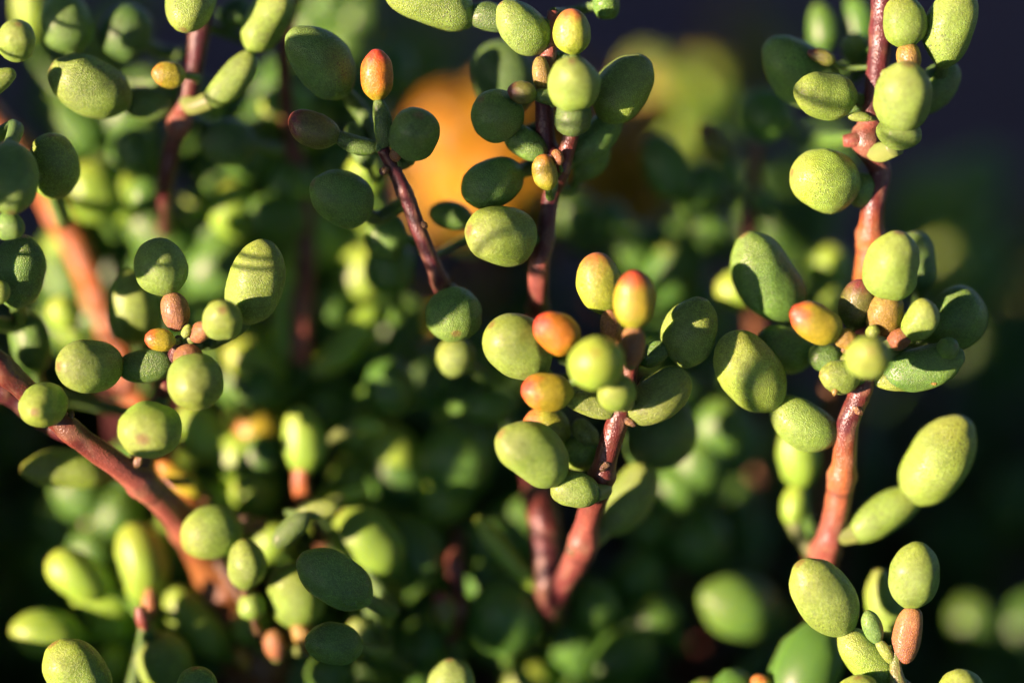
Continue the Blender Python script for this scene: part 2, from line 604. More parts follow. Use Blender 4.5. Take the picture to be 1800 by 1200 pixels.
shoot('sharp star of pale round leaflets with rosy petioles above the lower red branch',
    [('maroon', [(318, 598, 1, 30), (300, 650, 4, 32), (284, 700, 7, 36), (262, 770, 8, 40), (240, 832, 6, 44)])],
    [('P', 314, 584, 300, 512, 50, 0, 10, 'p'), ('l', 300, 522, 268, 418, 93, 0, 15, 'g'),
     ('P', 345, 608, 440, 560, 46, 4, -10, 'q'), ('l', 420, 572, 474, 422, 100, 2, 20, 'g'),
     ('P', 332, 598, 372, 572, 36, -1, 40, 'p'), ('l', 378, 600, 402, 524, 78, -4, 68, 'g'),
     ('B', 310, 600, 256, 594, 42, -1, 15, 'r'),
     ('P', 322, 606, 336, 655, 54, -1, 45, 'p'), ('l', 332, 622, 348, 720, 104, -3, 62, 'g'),
     ('P', 310, 636, 206, 648, 60, 3, 0, 'q'), ('l', 220, 641, 100, 643, 98, 0, 40, 'g'),
     ('L', 262, 700, 254, 812, 117, -2, 75, 'y'),
     ('L', 78, 668, 68, 760, 90, -1, 82, 'y'),
     ('L', 322, 594, 334, 570, 18, -1, 20, 'v'), ('D', 296, 640, 280, 662, 14, 3, 10, 'x')], ground=False)

shoot('thick red-brown branch crossing the lower left corner to the trunk',
    [('red', [(-60, 590, -4, 50), (50, 690, 0, 46), (130, 762, 2, 44), (232, 836, 5, 50, 'pink'), (310, 902, 9, 60, 'pink'), (360, 970, 14, 84, 'trunk'), (400, 1050, 16, 108, 'trunk'), (440, 1150, 18, 120, 'trunk'), (470, 1240, 20, 124, 'trunk')]),
     ('maroon', [(-60, 640, 4, 60), (20, 690, 6, 50), (70, 735, 6, 40), (120, 765, 6, 30)])],
    [('D', 236, 822, 252, 796, 16, 4, 10, 'x'), ('D', 120, 742, 128, 722, 12, 1, 10, 'x'), ('L', 195, 836, 42, 824, 76, 9, 15, 'y'),
     ('B', 352, 872, 280, 812, 44, 11, 10, 'a'),
     ('L', 430, 930, 316, 950, 100, 7, 20, 'y'),
     ('L', 428, 1040, 432, 945, 70, 6, 15, 'g'),
     ('L', 445, 1090, 440, 1040, 50, 8, 0, 'g'),
     ('L', 500, 880, 395, 850, 100, 20, 20, 'y'),
     ('L', 530, 1112, 505, 985, 104, 9, 25, 'y'), ('P', 545, 1150, 520, 1090, 40, 9, 10, 'b'), ('P', 490, 1160, 480, 1105, 40, 10, 10, 'p'),
     ('B', 432, 1180, 418, 1140, 28, 12, 20, 'b')], auto_kind='x')

shoot('orange sunlit blurred stem rising behind the left star of leaflets',
    [('orange', [(-30, 190, 16, 60), (40, 270, 18, 52), (95, 360, 20, 52), (150, 470, 21, 50), (185, 560, 22, 46), (232, 690, 20, 46), (285, 810, 16, 52), (340, 920, 14, 60)])],
    [('L', 235, 612, 230, 474, 98, 9, 25, 'g'),
     ('L', 62, 660, 45, 545, 75, 9, 10, 'd'),
     ('L', 130, 575, 95, 525, 62, 15, 10, 'y'),
     ('L', 130, 440, 90, 410, 70, 22, 10, 'y'),
     ('L', 90, 355, 95, 232, 96, 4, 30, 'g'),
     ('L', 350, 815, 345, 705, 74, 17, 15, 'y'), ('L', 500, 770, 410, 745, 90, 18, 15, 'a'),
     ('L', 150, 560, 110, 600, 50, 24, 0, 'y')], ground=False)

shoot('large dull green leaflets cut by the left edge of the picture',
    [('maroon', [(-110, 300, -8, 34), (-90, 450, -5, 38), (-80, 600, -3, 42), (-70, 760, 0, 44)])],
    [('P', -80, 190, 30, 125, 44, -1, 10, 'g'), ('l', 18, 112, 40, 36, 72, -2, 45, 'g'),
     ('L', 10, 240, 25, 378, 108, -5, 20, 'd'),
     ('L', 20, 545, 45, 415, 100, 3, 20, 'd'),
     ('L', -30, 515, 18, 508, 44, -3, 20, 'g'), ('L', -10, 400, 44, 400, 52, -3, 10, 'd')])

shoot('shaded shoot of big dark leaflets on a maroon stem, upper left',
    [('maroon', [(362, -40, 7, 40), (350, 60, 8, 38), (340, 130, 8, 36), (324, 195, 8, 40, 'pink'), (314, 222, 8, 42, 'pink'), (303, 260, 9, 34), (290, 330, 11, 34), (290, 400, 18, 34), (300, 480, 30, 36)])],
    [('L', 130, 95, 108, -10, 96, 8, 10, 'd'),
     ('L', 265, 80, 175, 35, 106, 10, 10, 'd'),
     ('P', 312, 188, 210, 172, 62, 8, 0, 'q'), ('l', 232, 182, 92, 122, 104, 5, 15, 'g'),
     ('B', 328, 132, 268, 129, 50, 4, 20, 'a'),
     ('L', 338, -70, 324, 62, 95, 4, 25, 'g'),
     ('P', 362, 186, 448, 92, 62, 6, 0, 'g'), ('l', 436, 92, 506, -20, 80, 6, 5, 'y'),
     ('L', 430, 50, 400, 0, 70, 10, 0, 'd'),
     ('L', 455, 256, 348, 246, 92, 10, 10, 'd'),
     ('L', 245, 315, 235, 222, 76, 15, 10, 'd'),
     ('L', 240, 395, 200, 295, 98, 19, 15, 'y'), ('L', 290, 350, 225, 335, 70, 14, 10, 'd'),
     ('L', 55, 70, 45, -40, 62, 22, 10, 'y'), ('L', 420, 425, 405, 315, 94, 18, 15, 'y'), ('L', 350, 395, 340, 335, 48, 20, 15, 'y')])

shoot('blurred dark leaflets on a red stem left of the centre, behind the sharp star',
    [('red', [(528, -20, 12, 22), (500, 80, 13, 24), (505, 200, 16, 28), (530, 330, 18, 34), (540, 440, 19, 38, 'maroon'), (532, 540, 18, 40, 'pink'), (530, 620, 18, 42, 'pink'), (530, 700, 26, 44, 'maroon')])],
    [('L', 545, 165, 458, 212, 88, 18, 10, 'y'), ('L', 425, 380, 548, 385, 112, 19, 10, 'd'),
     ('L', 500, 640, 505, 450, 52, 18, 0, 'y'),
     ('L', 500, 690, 400, 600, 96, 18, 10, 'y'), ('L', 495, 690, 405, 685, 80, 16, 10, 'd'),
     ('L', 500, 805, 425, 798, 80, 16, 10, 'd'), ('L', 690, 525, 688, 420, 92, 13, 10, 'd'),
     ('L', 668, 535, 552, 660, 58, 17, 5, 'y'), ('L', 640, 690, 730, 670, 110, 15, 10, 'd')])

shoot('shaded shoot with an upright orange-red bud and three dark round leaflets',
    [('maroon', [(672, 262, 1, 24), (690, 292, 2, 28), (715, 345, 3, 28), (745, 425, 4, 30), (778, 505, 6, 32), (800, 570, 14, 32), (815, 640, 34, 32)])],
    [('L', 612, 168, 512, 56, 102, 3, 20, 'd'),
     ('P', 676, 270, 664, 170, 33, 1, 10, 'q'), ('B', 664, 180, 662, 88, 60, 0, 12, 'o'),
     ('L', 712, 285, 742, 192, 92, 0, 45, 'd'),
     ('P', 668, 262, 585, 236, 34, 2, 5, 'q'), ('B', 600, 242, 508, 207, 66, 1, 12, 'm'),
     ('L', 655, 378, 548, 322, 102, 2, 30, 'd'),
     ('L', 660, 345, 628, 275, 76, 14, 10, 'y'),
     ('L', 700, 285, 690, 262, 22, 0, 20, 'p'), ('D', 684, 292, 668, 306, 15, 1, 10, 'x'), ('D', 735, 392, 752, 398, 14, 3, 10, 'x'), ('L', 650, 300, 615, 215, 40, 6, 0, 'd'),
     ('L', 720, 420, 640, 405, 90, 9, 0, 'd'),
     ('L', 835, 385, 755, 370, 52, 8, 0, 'd'), ('L', 790, 500, 805, 602, 106, 4, 45, 'd')])

shoot('upright shoot with a yellow bud above a bright round leaflet, top centre',
    [('maroon', [(972, 20, 2, 22, 'pink'), (966, 90, 2, 26, 'pink'), (955, 150, 3, 32), (956, 200, 3, 36), (962, 258, 4, 36), (985, 300, 4, 34, 'red'), (968, 345, 5, 32), (957, 420, 5, 36, 'red'), (948, 470, 5, 40, 'pink'), (945, 540, 9, 38), (940, 620, 24, 36), (935, 700, 40, 34)]),
     ('red', [(1010, 215, 1, 28), (998, 260, 2, 32), (985, 300, 3, 32)])],
    [('P', 905, 40, 815, 24, 52, 3, 0, 'q'), ('l', 840, 40, 676, -26, 100, 2, 10, 'g'),
     ('L', 962, 90, 878, 8, 84, 1, 20, 'g'),
     ('B', 1010, 98, 1002, 14, 70, -1, 15, 't'),
     ('P', 1010, 238, 1005, 175, 68, -1, 30, 'q'), ('l', 1008, 200, 1004, 96, 98, -4, 45, 'g'),
     ('P', 990, 288, 1092, 196, 66, 5, 0, 'd'), ('l', 1058, 216, 1134, 102, 102, 3, 10, 'g'),
     ('P', 985, 178, 935, 166, 28, 0, 10, 'q'), ('B', 945, 168, 892, 158, 43, -1, 12, 'm'),
     ('P', 958, 168, 948, 98, 34, 1, 10, 'b'),
     ('L', 905, 205, 868, 70, 116, 10, 15, 'd'),
     ('L', 912, 232, 838, 170, 96, 1, 40, 'd'), ('P', 962, 276, 886, 228, 54, 3, 0, 'd'),
     ('B', 966, 336, 953, 270, 46, 0, 12, 'a'), ('L', 985, 292, 975, 262, 22, 0, 0, 'p'),
     ('L', 924, 294, 812, 346, 92, 4, 20, 'd'),
     ('L', 946, 420, 816, 405, 110, 1, 35, 'g'),
     ('L', 1040, 10, 1090, 5, 60, 4, 10, 'd'), ('L', 1010, 320, 1060, 230, 66, 7, 0, 'd')])

shoot('sharp central shoot of yellow and orange-tipped leaflets around a foreground globe',
    [('red', [(1112, 610, -3, 26), (1106, 660, -1, 30), (1090, 726, 0, 44), (1070, 790, 1, 44), (1052, 860, 3, 46), (1034, 915, 6, 46, 'pink'), (1022, 968, 8, 56, 'pink'), (988, 1030, 11, 46, 'maroon'), (968, 1075, 16, 40, 'maroon'), (962, 1130, 34, 36, 'maroon')]),
     ('maroon', [(940, 830, 17, 50), (954, 900, 12, 60, 'red'), (962, 960, 12, 60), (968, 1050, 13, 56), (972, 1090, 18, 40)]),
     ('maroon', [(1080, 600, -1, 24), (1090, 660, -1, 28), (1092, 720, 0, 32)])],
    [('L', 966, 662, 858, 566, 116, -1, 25, 'g'), ('L', 985, 620, 910, 580, 80, 4, 10, 'd'),
     ('P', 1060, 640, 1000, 600, 34, -3, 10, 'b'), ('B', 1018, 608, 941, 562, 74, -5, 15, 'o'),
     ('P', 1082, 618, 1068, 540, 38, -1, 5, 'p'), ('l', 1070, 555, 1043, 442, 84, -1, 15, 't'),
     ('P', 1108, 646, 1116, 566, 44, -6, 5, 'p'), ('B', 1114, 582, 1115, 475, 79, -7, 15, 'r'),
     ('P', 1100, 710, 1068, 672, 70, -6, 50, 'y'), ('l', 1062, 680, 1036, 594, 108, -11, 70, 'y'),
     ('P', 1082, 728, 990, 698, 40, -1, 5, 'v'), ('B', 1012, 692, 916, 684, 71, -3, 15, 'r'),
     ('P', 1105, 738, 1210, 654, 82, 0, -5, 'v'), ('l', 1200, 650, 1232, 524, 102, 2, 15, 'g'),
     ('L', 1125, 640, 1175, 605, 42, 2, 0, 'd'), ('D', 1072, 812, 1054, 826, 16, 0, 10, 'x'), ('D', 1020, 972, 998, 960, 20, 7, 10, 'x'), ('D', 1096, 735, 1118, 748, 13, -1, 10, 'x'),
     ('P', 1056, 868, 966, 858, 64, 0, 5, 'g'), ('l', 996, 848, 878, 760, 106, -3, 25, 'g'),
     ('L', 1005, 768, 918, 738, 72, 4, 10, 't'),
     ('P', 1060, 800, 980, 790, 60, 5, 5, 'y'), ('L', 1050, 780, 1010, 740, 40, 4, 0, 'v'),
     ('P', 1056, 936, 1146, 812, 84, 9, 0, 'g'), ('l', 1110, 820, 1200, 700, 130, 10, 0, 'd'),
     ('P', 950, 1040, 835, 905, 36, 12, 5, 'y'), ('L', 1125, 700, 1140, 660, 26, 1, 0, 'v'),
     ('L', 815, 720, 905, 705, 62, 13, 0, 'd'), ('L', 830, 650, 775, 605, 74, 8, 10, 'g')])

shoot('sharp right-hand rosette with a blurred yellow globe facing the viewer',
    [('red', [(1530, 600, -1, 30), (1525, 650, 1, 34), (1508, 700, 2, 42), (1490, 750, 3, 44, 'maroon'), (1482, 830, 5, 46, 'orange'), (1466, 920, 7, 50, 'pink'), (1450, 975, 10, 54, 'pink'), (1438, 1060, 26, 40, 'brown'), (1422, 1150, 36, 40, 'brown'), (1415, 1240, 40, 40, 'brown')])],
    [('L', 1404, 566, 1304, 412, 116, 5.5, 15, 'd'),
     ('P', 1556, 596, 1562, 512, 70, 0, 20, 'b'), ('l', 1566, 532, 1578, 407, 104, -2, 25, 'g'),
     ('L', 1620, 520, 1605, 405, 70, 7, 10, 'd'),
     ('L', 1498, 584, 1516, 490, 70, 1, 20, 'm'),
     ('P', 1508, 608, 1466, 588, 38, -2, 10, 'b'), ('B', 1482, 590, 1390, 544, 74, -3, 15, 'r'),
     ('P', 1480, 634, 1420, 622, 52, 4, 0, 'd'), ('l', 1436, 628, 1326, 594, 86, 5.5, 20, 'd'),
     ('P', 1562, 608, 1600, 585, 38, -1, 10, 'p'), ('L', 1594, 598, 1634, 526, 60, -2, 15, 'y'),
     ('L', 1530, 664, 1518, 580, 86, -10, 84, 'y'),
     ('L', 1514, 668, 1440, 656, 62, -1, 15, 'g'), ('L', 1470, 678, 1466, 695, 12, -2, 10, 'b'),
     ('L', 1550, 664, 1692, 622, 82, 0, 10, 'd'), ('L', 1530, 672, 1668, 660, 44, 1, 0, 'v'), ('L', 1650, 616, 1682, 606, 42, -2, 50, 'd'), ('L', 1630, 668, 1648, 674, 12, -1, 0, 'b'),
     ('L', 1622, 596, 1724, 520, 106, 5, 10, 'd'),
     ('L', 1528, 596, 1540, 572, 26, -2, 10, 'v'), ('D', 1498, 712, 1516, 728, 15, 1, 10, 'x'), ('D', 1495, 622, 1480, 606, 16, 1, 10, 'x'),
     ('P', 1472, 775, 1356, 706, 84, 4, 0, 'g'), ('l', 1372, 722, 1270, 586, 116, 2, 15, 'y'),
     ('L', 1410, 862, 1400, 735, 82, 13, 5, 'y'), ('P', 1392, 925, 1402, 850, 46, 13, 0, 'y'),
     ('P', 1492, 944, 1618, 866, 72, 7, 0, 'y'), ('l', 1598, 886, 1698, 736, 116, 6, 10, 'y')])

shoot('tall right shoot on a maroon and orange stem with a grainy leaflet in front',
    [('maroon', [(1552, -40, 3, 44), (1548, 60, 4, 44), (1540, 150, 4, 42), (1530, 220, 4, 46, 'pink'), (1524, 250, 4, 54, 'pink'), (1546, 300, 5, 44), (1536, 360, 5, 46, 'red'), (1530, 420, 6, 50, 'orange'), (1524, 490, 8, 48, 'orange'), (1515, 560, 16, 44), (1505, 640, 30, 40)]),
     ('pink', [(1482, 248, 3, 22), (1500, 246, 3, 30), (1522, 240, 4, 36), (1540, 215, 4, 30)])],
    [('P', 1602, 128, 1594, 74, 46, 0, 5, 'b'), ('l', 1596, 86, 1580, -8, 80, 0, 10, 'y'),
     ('L', 1656, 124, 1696, -20, 96, 1, 10, 'g'),
     ('L', 1596, 200, 1684, 112, 72, 5, 0, 'd'),
     ('P', 1574, 266, 1584, 200, 80, -1, 20, 'g'), ('l', 1582, 238, 1592, 110, 106, -3, 35, 'g'),
     ('L', 1512, 172, 1394, 160, 87, 1, 20, 'g'), ('P', 1532, 208, 1490, 204, 18, 2, 0, 'v'),
     ('P', 1540, 340, 1490, 330, 62, 5, 0, 'd'), ('l', 1518, 330, 1384, 304, 116, 3, 20, 'y'),
     ('L', 1482, 175, 1346, 78, 112, 6, 10, 'd'), ('L', 1470, 110, 1420, 92, 30, 4, 0, 'm'),
     ('L', 1395, 220, 1300, 180, 100, 16, 10, 'd'),
     ('L', 1450, 98, 1440, 5, 58, 14, 0, 'd'), ('L', 1512, 90, 1500, -5, 60, 15, 0, 'd'),
     ('L', 1506, 115, 1502, 58, 52, 9, 30, 'g')])

shoot('blurred yellow-green pair of leaflets behind the right rosette',
    [('brown', [(1470, 590, 15, 30), (1460, 700, 18, 34), (1450, 850, 22, 36)])],
    [('L', 1450, 570, 1448, 485, 82, 20, 10, 'g'), ('L', 1450, 520, 1464, 428, 86, 20.5, 10, 'y'),
     ('L', 1335, 525, 1258, 498, 76, 14, 15, 'y')])

shoot('small bottom-right shoot with a rust-red petiole below a green leaflet',
    [('green', [(1578, 1120, 1, 18), (1574, 1165, 0, 22), (1580, 1210, 0, 30), (1590, 1280, 4, 34)])],
    [('L', 1500, 1122, 1402, 986, 110, 0, 20, 'g'),
     ('P', 1588, 1168, 1606, 1064, 52, 0, 5, 'p'), ('l', 1602, 1076, 1612, 950, 93, -1, 20, 'g'),
     ('L', 1580, 1140, 1542, 1000, 72, 9, 5, 'y'),
     ('P', 1572, 1168, 1540, 1122, 22, 0, 0, 'v'), ('l', 1546, 1134, 1522, 1072, 36, 0, 5, 'd'),
     ('L', 1572, 1210, 1478, 1108, 76, 2, 5, 'y'),
     ('L', 1520, 1260, 1505, 1184, 84, -2, 25, 'g'), ('L', 1690, 1270, 1688, 1174, 90, -1, 25, 'g')])

shoot('blurred leaflets poking up along the bottom edge between centre and right',
    [('brown', [(1270, 1240, 20, 30), (1280, 1330, 22, 34)])],
    [('L', 1380, 1090, 1228, 1040, 118, 20, 30, 'd'), ('L', 1250, 1280, 1238, 1192, 92, 9, 20, 'd'), ('B', 1345, 1240, 1330, 1184, 50, 6, 20, 't'),
     ('L', 1150, 1200, 1095, 1100, 80, 24, 10, 'd')])

shoot('blurred cluster of yellow-green leaflets with a red node, bottom left corner',
    [('green', [(252, 1080, 9, 24), (262, 1130, 11, 28), (280, 1220, 15, 34), (300, 1300, 18, 36)]),
     ('pink', [(246, 1066, 7, 22), (250, 1088, 7, 26), (256, 1104, 8, 20)])],
    [('L', 254, 1068, 234, 914, 94, 13, 10, 'y'), ('L', 200, 1046, 84, 976, 84, 12, 15, 'y'), ('L', 235, 1085, 100, 990, 90, 16, 5, 'y'),
     ('L', 150, 1126, 20, 1102, 92, 13, 15, 'g'), ('L', 240, 1120, 150, 1070, 84, 17, 5, 'y'),
     ('L', 402, 1160, 298, 1032, 84, 14, 5, 'g'), ('L', 305, 1220, 272, 1106, 106, 10, 15, 'y'),
     ('L', 180, 1250, 96, 1130, 112, 1, 15, 'y'), ('L', 205, 1210, 196, 1130, 72, 16, 10, 'y'),
     ('L', 350, 1250, 344, 1168, 76, 1, 20, 'd'), ('P', 262, 1100, 264, 1030, 28, 10, 5, 'p')])

shoot('blurred shoot of yellow leaflets behind, below the centre left',
    [('brown', [(556, 895, 11, 26), (570, 960, 14, 28), (600, 1060, 24, 30), (620, 1200, 34, 34)]),
     ('orange', [(530, 815, 13, 28), (530, 855, 13, 32), (538, 885, 12, 28), (556, 905, 11, 24)])],
    [('L', 538, 838, 524, 712, 82, 13, 10, 'y'), ('L', 520, 900, 598, 888, 38, 7, 0, 'v'), ('L', 545, 900, 480, 960, 44, 6, 0, 'q'),
     ('L', 655, 1062, 528, 978, 96, 2, 10, 'd'), ('L', 640, 1140, 536, 1124, 78, 2, 15, 'd'),
     ('L', 700, 1010, 600, 900, 110, 12, 5, 'g'), ('L', 760, 1030, 690, 910, 110, 15, 5, 'd'),
     ('L', 705, 870, 672, 742, 96, 19, 10, 'y'), ('P', 600, 875, 650, 862, 30, 12, 0, 'y'), ('P', 620, 745, 680, 752, 36, 13, 0, 'y'),
     ('L', 690, 1160, 615, 1090, 60, 10, 5, 'g')])

shoot('blurred dark globes on a salmon-red stem below the centre',
    [('red', [(806, 925, 20, 24, 'maroon'), (800, 980, 14, 36), (804, 1030, 14, 34, 'maroon'), (800, 1070, 13, 40), (796, 1115, 15, 34, 'maroon'), (800, 1220, 22, 40, 'maroon')])],
    [('L', 820, 880, 800, 740, 130, 17, 20, 'd'), ('B', 784, 1104, 772, 1038, 46, 11, 10, 'm'),
     ('L', 890, 1160, 886, 1018, 134, 14, 20, 'd'), ('L', 802, 1240, 790, 1156, 88, 6, 20, 'g'), ('L', 930, 1260, 916, 1140, 108, 20, 20, 'y'),
     ('L', 870, 1010, 850, 900, 100, 18, 5, 'd'), ('L', 720, 1150, 760, 1080, 40, 16, 0, 'q')])

shoot('dark blurred shoot with a finger-like leaflet, right of the top centre',
    [('brown', [(1330, 250, 18, 20), (1325, 350, 20, 26), (1322, 450, 22, 30), (1330, 600, 26, 34)])],
    [('L', 1205, 350, 1145, 240, 84, 16, 10, 'd'), ('L', 1275, 345, 1195, 318, 82, 18, 10, 'd'),
     ('P', 1300, 340, 1268, 275, 34, 18, 0, 'q'), ('l', 1282, 288, 1230, 215, 54, 18, 5, 'm'),
     ('L', 1345, 380, 1330, 330, 50, 20, 0, 'd'), ('L', 1290, 440, 1200, 380, 90, 22, 0, 'd')])

shoot('dark blurred globes with pale caps in the middle distance, right of centre',
    [('brown', [(1080, 420, 24, 26), (1090, 520, 26, 30), (1100, 650, 28, 30)])],
    [('L', 1078, 430, 1068, 350, 78, 23, 20, 'd'), ('L', 1020, 430, 1000, 330, 84, 24, 10, 'd'),
     ('L', 1175, 490, 1185, 420, 60, 22, 20, 'y'), ('L', 1120, 470, 1130, 395, 86, 26, 10, 'd'), ('L', 1130, 560, 1210, 500, 80, 26, 0, 'd')])

shoot('soft mass of sunlit leaflets left of the centre, behind the upright blurred leaflet',
    [('brown', [(600, 700, 20, 26), (610, 800, 22, 28), (615, 920, 26, 30)])],
    [('L', 640, 760, 560, 700, 84, 21, 10, 'y'), ('L', 600, 800, 650, 720, 80, 20, 5, 'g'), ('L', 570, 690, 640, 640, 80, 24, 5, 'g'),
     ('L', 590, 890, 640, 800, 90, 20, 10, 'y'), ('L', 610, 920, 560, 860, 70, 18, 10, 'y'), ('L', 560, 760, 575, 680, 66, 18, 10, 'd'),
     ('L', 620, 860, 690, 870, 70, 23, 5, 'g')])

shoot('soft pale leaflets around the brown trunk at the bottom, left of centre',
    [('brown', [(500, 950, 16, 24), (520, 1040, 20, 26), (530, 1180, 24, 30)])],
    [('L', 470, 900, 420, 830, 84, 16, 10, 'y'), ('L', 500, 980, 455, 920, 80, 15, 10, 'g'), ('L', 560, 950, 600, 890, 76, 16, 5, 'y'),
     ('L', 600, 1010, 660, 950, 90, 15, 5, 'y'), ('L', 680, 1090, 640, 1030, 70, 15, 10, 'g'), ('L', 690, 1180, 650, 1110, 80, 16, 10, 'd'),
     ('L', 470, 1120, 410, 1080, 76, 15, 10, 'y'), ('L', 740, 1180, 760, 1090, 84, 16, 5, 'd'), ('L', 600, 1220, 560, 1150, 90, 12, 10, 'd')])

shoot('dark soft globes in the shade right of the central pair of stems',
    [('brown', [(1170, 880, 22, 26), (1180, 980, 26, 28), (1190, 1100, 30, 30)])],
    [('L', 1170, 900, 1210, 820, 100, 20, 5, 'd'), ('L', 1190, 990, 1260, 900, 110, 24, 5, 'd'), ('L', 1150, 1040, 1090, 980, 110, 22, 5, 'd'),
     ('L', 1180, 1120, 1120, 1060, 100, 20, 5, 'd'), ('L', 1060, 1110, 1030, 1020, 90, 18, 5, 'd'), ('L', 1160, 960, 1120, 900, 90, 24, 5, 'd')])

# ------------------------------------------------------------------ unseen shoots added left of the view to cast shade on chosen leaflets
def shade_shoot(label, targets, stem):
    """An added, unseen shoot left of the view; each leaflet stands on the sun's way to a place that lies in shade in the photo."""
    pts = [(at(px, py, depth(d)) + SUN * along, W) for (px, py, d, W, along) in targets]
    far = at(*stem[:3]) + SUN * stem[3]
    topz = sum(q.z for q, _ in pts) / len(pts) + 14
    base = Vector((far.x, far.y, GROUND_Z))
    root = thing('succulent_shoot', label, 'succulent', base, 'leafy succulent shoots of the bush')
    top = Vector((far.x, far.y, topz))
    axis_pts = [top, top * 1.0 - Vector((1, -1, topz * 0.35)), top - Vector((-1, 1, topz * 0.7)), base]
    SEED[0] += 1
    v, f, c = tube_geometry(axis_pts, [0.8, 1.1, 1.5, 2.0], 'maroon', 10, SEED[0], nodes=0.16)
    add_obj('stem', mesh_from('stem', v, f, c, base), M_STEM_SOFT, root)
    for Q, W in pts:
        SEED[0] += 1
        ax = (Vector((0.25, 0.1, 1)) - SUN * 0.6).normalized()
        sd = ax.cross(Vector((0.2, 0.9, 0.3))).normalized()
        L = W * 1.25
        b = Q - ax * L * 0.5
        v, f, c = tube_geometry([b + ax, b + SUN * 9 + Vector((0, 0, 2)), Q + SUN * 20, top.lerp(Q + SUN * 20, 0.4), top], [0.6, 0.4, 0.3, 0.3, 0.4], 'q', 8, SEED[0], per=4)
        pet = add_obj('petiole', mesh_from('petiole', v, f, c, base), M_LEAF_SOFT, root)
        v, f, c = leaf_geometry(b, ax, sd, L, W, 'g', 14, 16, SEED[0])
        add_obj('leaflet', mesh_from('leaflet', v, f, c, base), M_LEAF_SOFT, pet)

shade_shoot('added leafy shoot, unseen just beyond the left edge, shading the bud shoot',
    [(732, 235, 0, 9.4, 96), (604, 352, 2, 10, 84), (575, 130, 3, 9, 80), (575, 228, 1, 6, 80), (797, 515, 4, 7.5, 98)], (745, 760, 0, 145))
shade_shoot('added leafy shoot, unseen farther left, shading leaflets of the top-centre stem',
    [(872, 203, 1, 9, 112), (862, 322, 4, 8.5, 110)], (800, 700, 0, 150))
shade_shoot('added leafy shoot, unseen at left, shading the upper left leaflets',
    [(110, 10, 8, 8, 34), (20, 290, -5, 9.5, 28), (282, 432, 0, 7, 48), (240, 262, 15, 8, 50), (35, 440, 3, 6, 30)], (715, 760, 0, 135))
shade_shoot('added leafy shoot, unseen well to the left, shading the upper right leaflets',
    [(1400, 118, 6, 9, 136), (1370, 90, 6, 6.5, 132), (1345, 200, 16, 6, 146)], (1300, 760, 0, 180))
shade_shoot('added leafy shoot, unseen low at left, shading the lower leaflets',
    [(591, 1020, 2, 10, 92), (588, 1132, 2, 8, 90), (860, 712, 13, 7, 116), (812, 800, 17, 9, 112), (347, 1205, 1, 7, 66)], (700, 1100, 0, 140))

# ------------------------------------------------------------------ a boulder added out of view at left that keeps the sun off the ground behind the bush
def shade_boulder():
    hor = Vector((SUN.x, SUN.y, 0)).normalized()
    per = Vector((-hor.y, hor.x, 0))
    if per.y < 0:
        per = -per
    c = hor * 620 + per * 620
    verts, faces = [], []
    n, m = 36, 56
    for i in range(n + 1):
        th = math.pi * i / n
        for j in range(m):
            a = 2 * math.pi * j / m
            dv = hor * (math.sin(th) * math.cos(a)) + per * (math.sin(th) * math.sin(a)) + Vector((0, 0, math.cos(th)))
            k = 1 + 0.16 * noise.noise(dv * 1.7) + 0.08 * noise.noise(dv * 4.5) + 0.03 * noise.noise(dv * 11)
            v = c + hor * (math.sin(th) * math.cos(a) * 200 * k) + per * (math.sin(th) * math.sin(a) * 520 * k) + Vector((0, 0, 40 + math.cos(th) * 330 * k))
            verts.append((v * MM)[:])
    for i in range(n):
        for j in range(m):
            faces.append((i * m + j, (i + 1) * m + j, (i + 1) * m + (j + 1) % m, i * m + (j + 1) % m))
    me = bpy.data.meshes.new('shade_boulder')
    me.from_pydata(verts, [], faces)
    me.materials.append(bpy.data.materials['soil'])
    o = bpy.data.objects.new('shade_boulder', me)
    COL.objects.link(o)
    o['label'] = 'added, unseen boulder left of the bush'
    o['category'] = 'shade_boulder'
shade_boulder()

# ------------------------------------------------------------------ background shoots
def back_shoot(label, x, y, d, kinds, n, spread, size, seed, group='out of focus shoots in the background', skind='brown'):
    r_ = random.Random(seed)
    st = [(skind, [(x, y - spread * 0.2, d, size * 0.22), (x + r_.uniform(-15, 15), y + spread * 0.5, d + 1, size * 0.28), (x + r_.uniform(-25, 25), y + spread * 1.2, d + 4, size * 0.32)])]
    lv = []
    for i in range(n):
        ang = i * 2.4 + r_.uniform(-0.5, 0.5)
        hgt = (i / max(1, n - 1)) * 1.5 - 0.5
        ex = math.cos(ang)
        ez = math.sin(ang)
        lx = x + ex * spread * r_.uniform(0.35, 0.6)
        ly = y + hgt * spread
        sz = size * r_.uniform(0.8, 1.15)
        lv.append(('L', lx - ex * sz * 0.4, ly + sz * 0.35, lx + ex * sz * 0.5, ly - sz * 0.55 * r_.uniform(0.4, 1.2), sz * 0.85, d - ez * spread * 0.03, 15 * ez, r_.choice(kinds)))
    return shoot(label, st, lv, group=group)

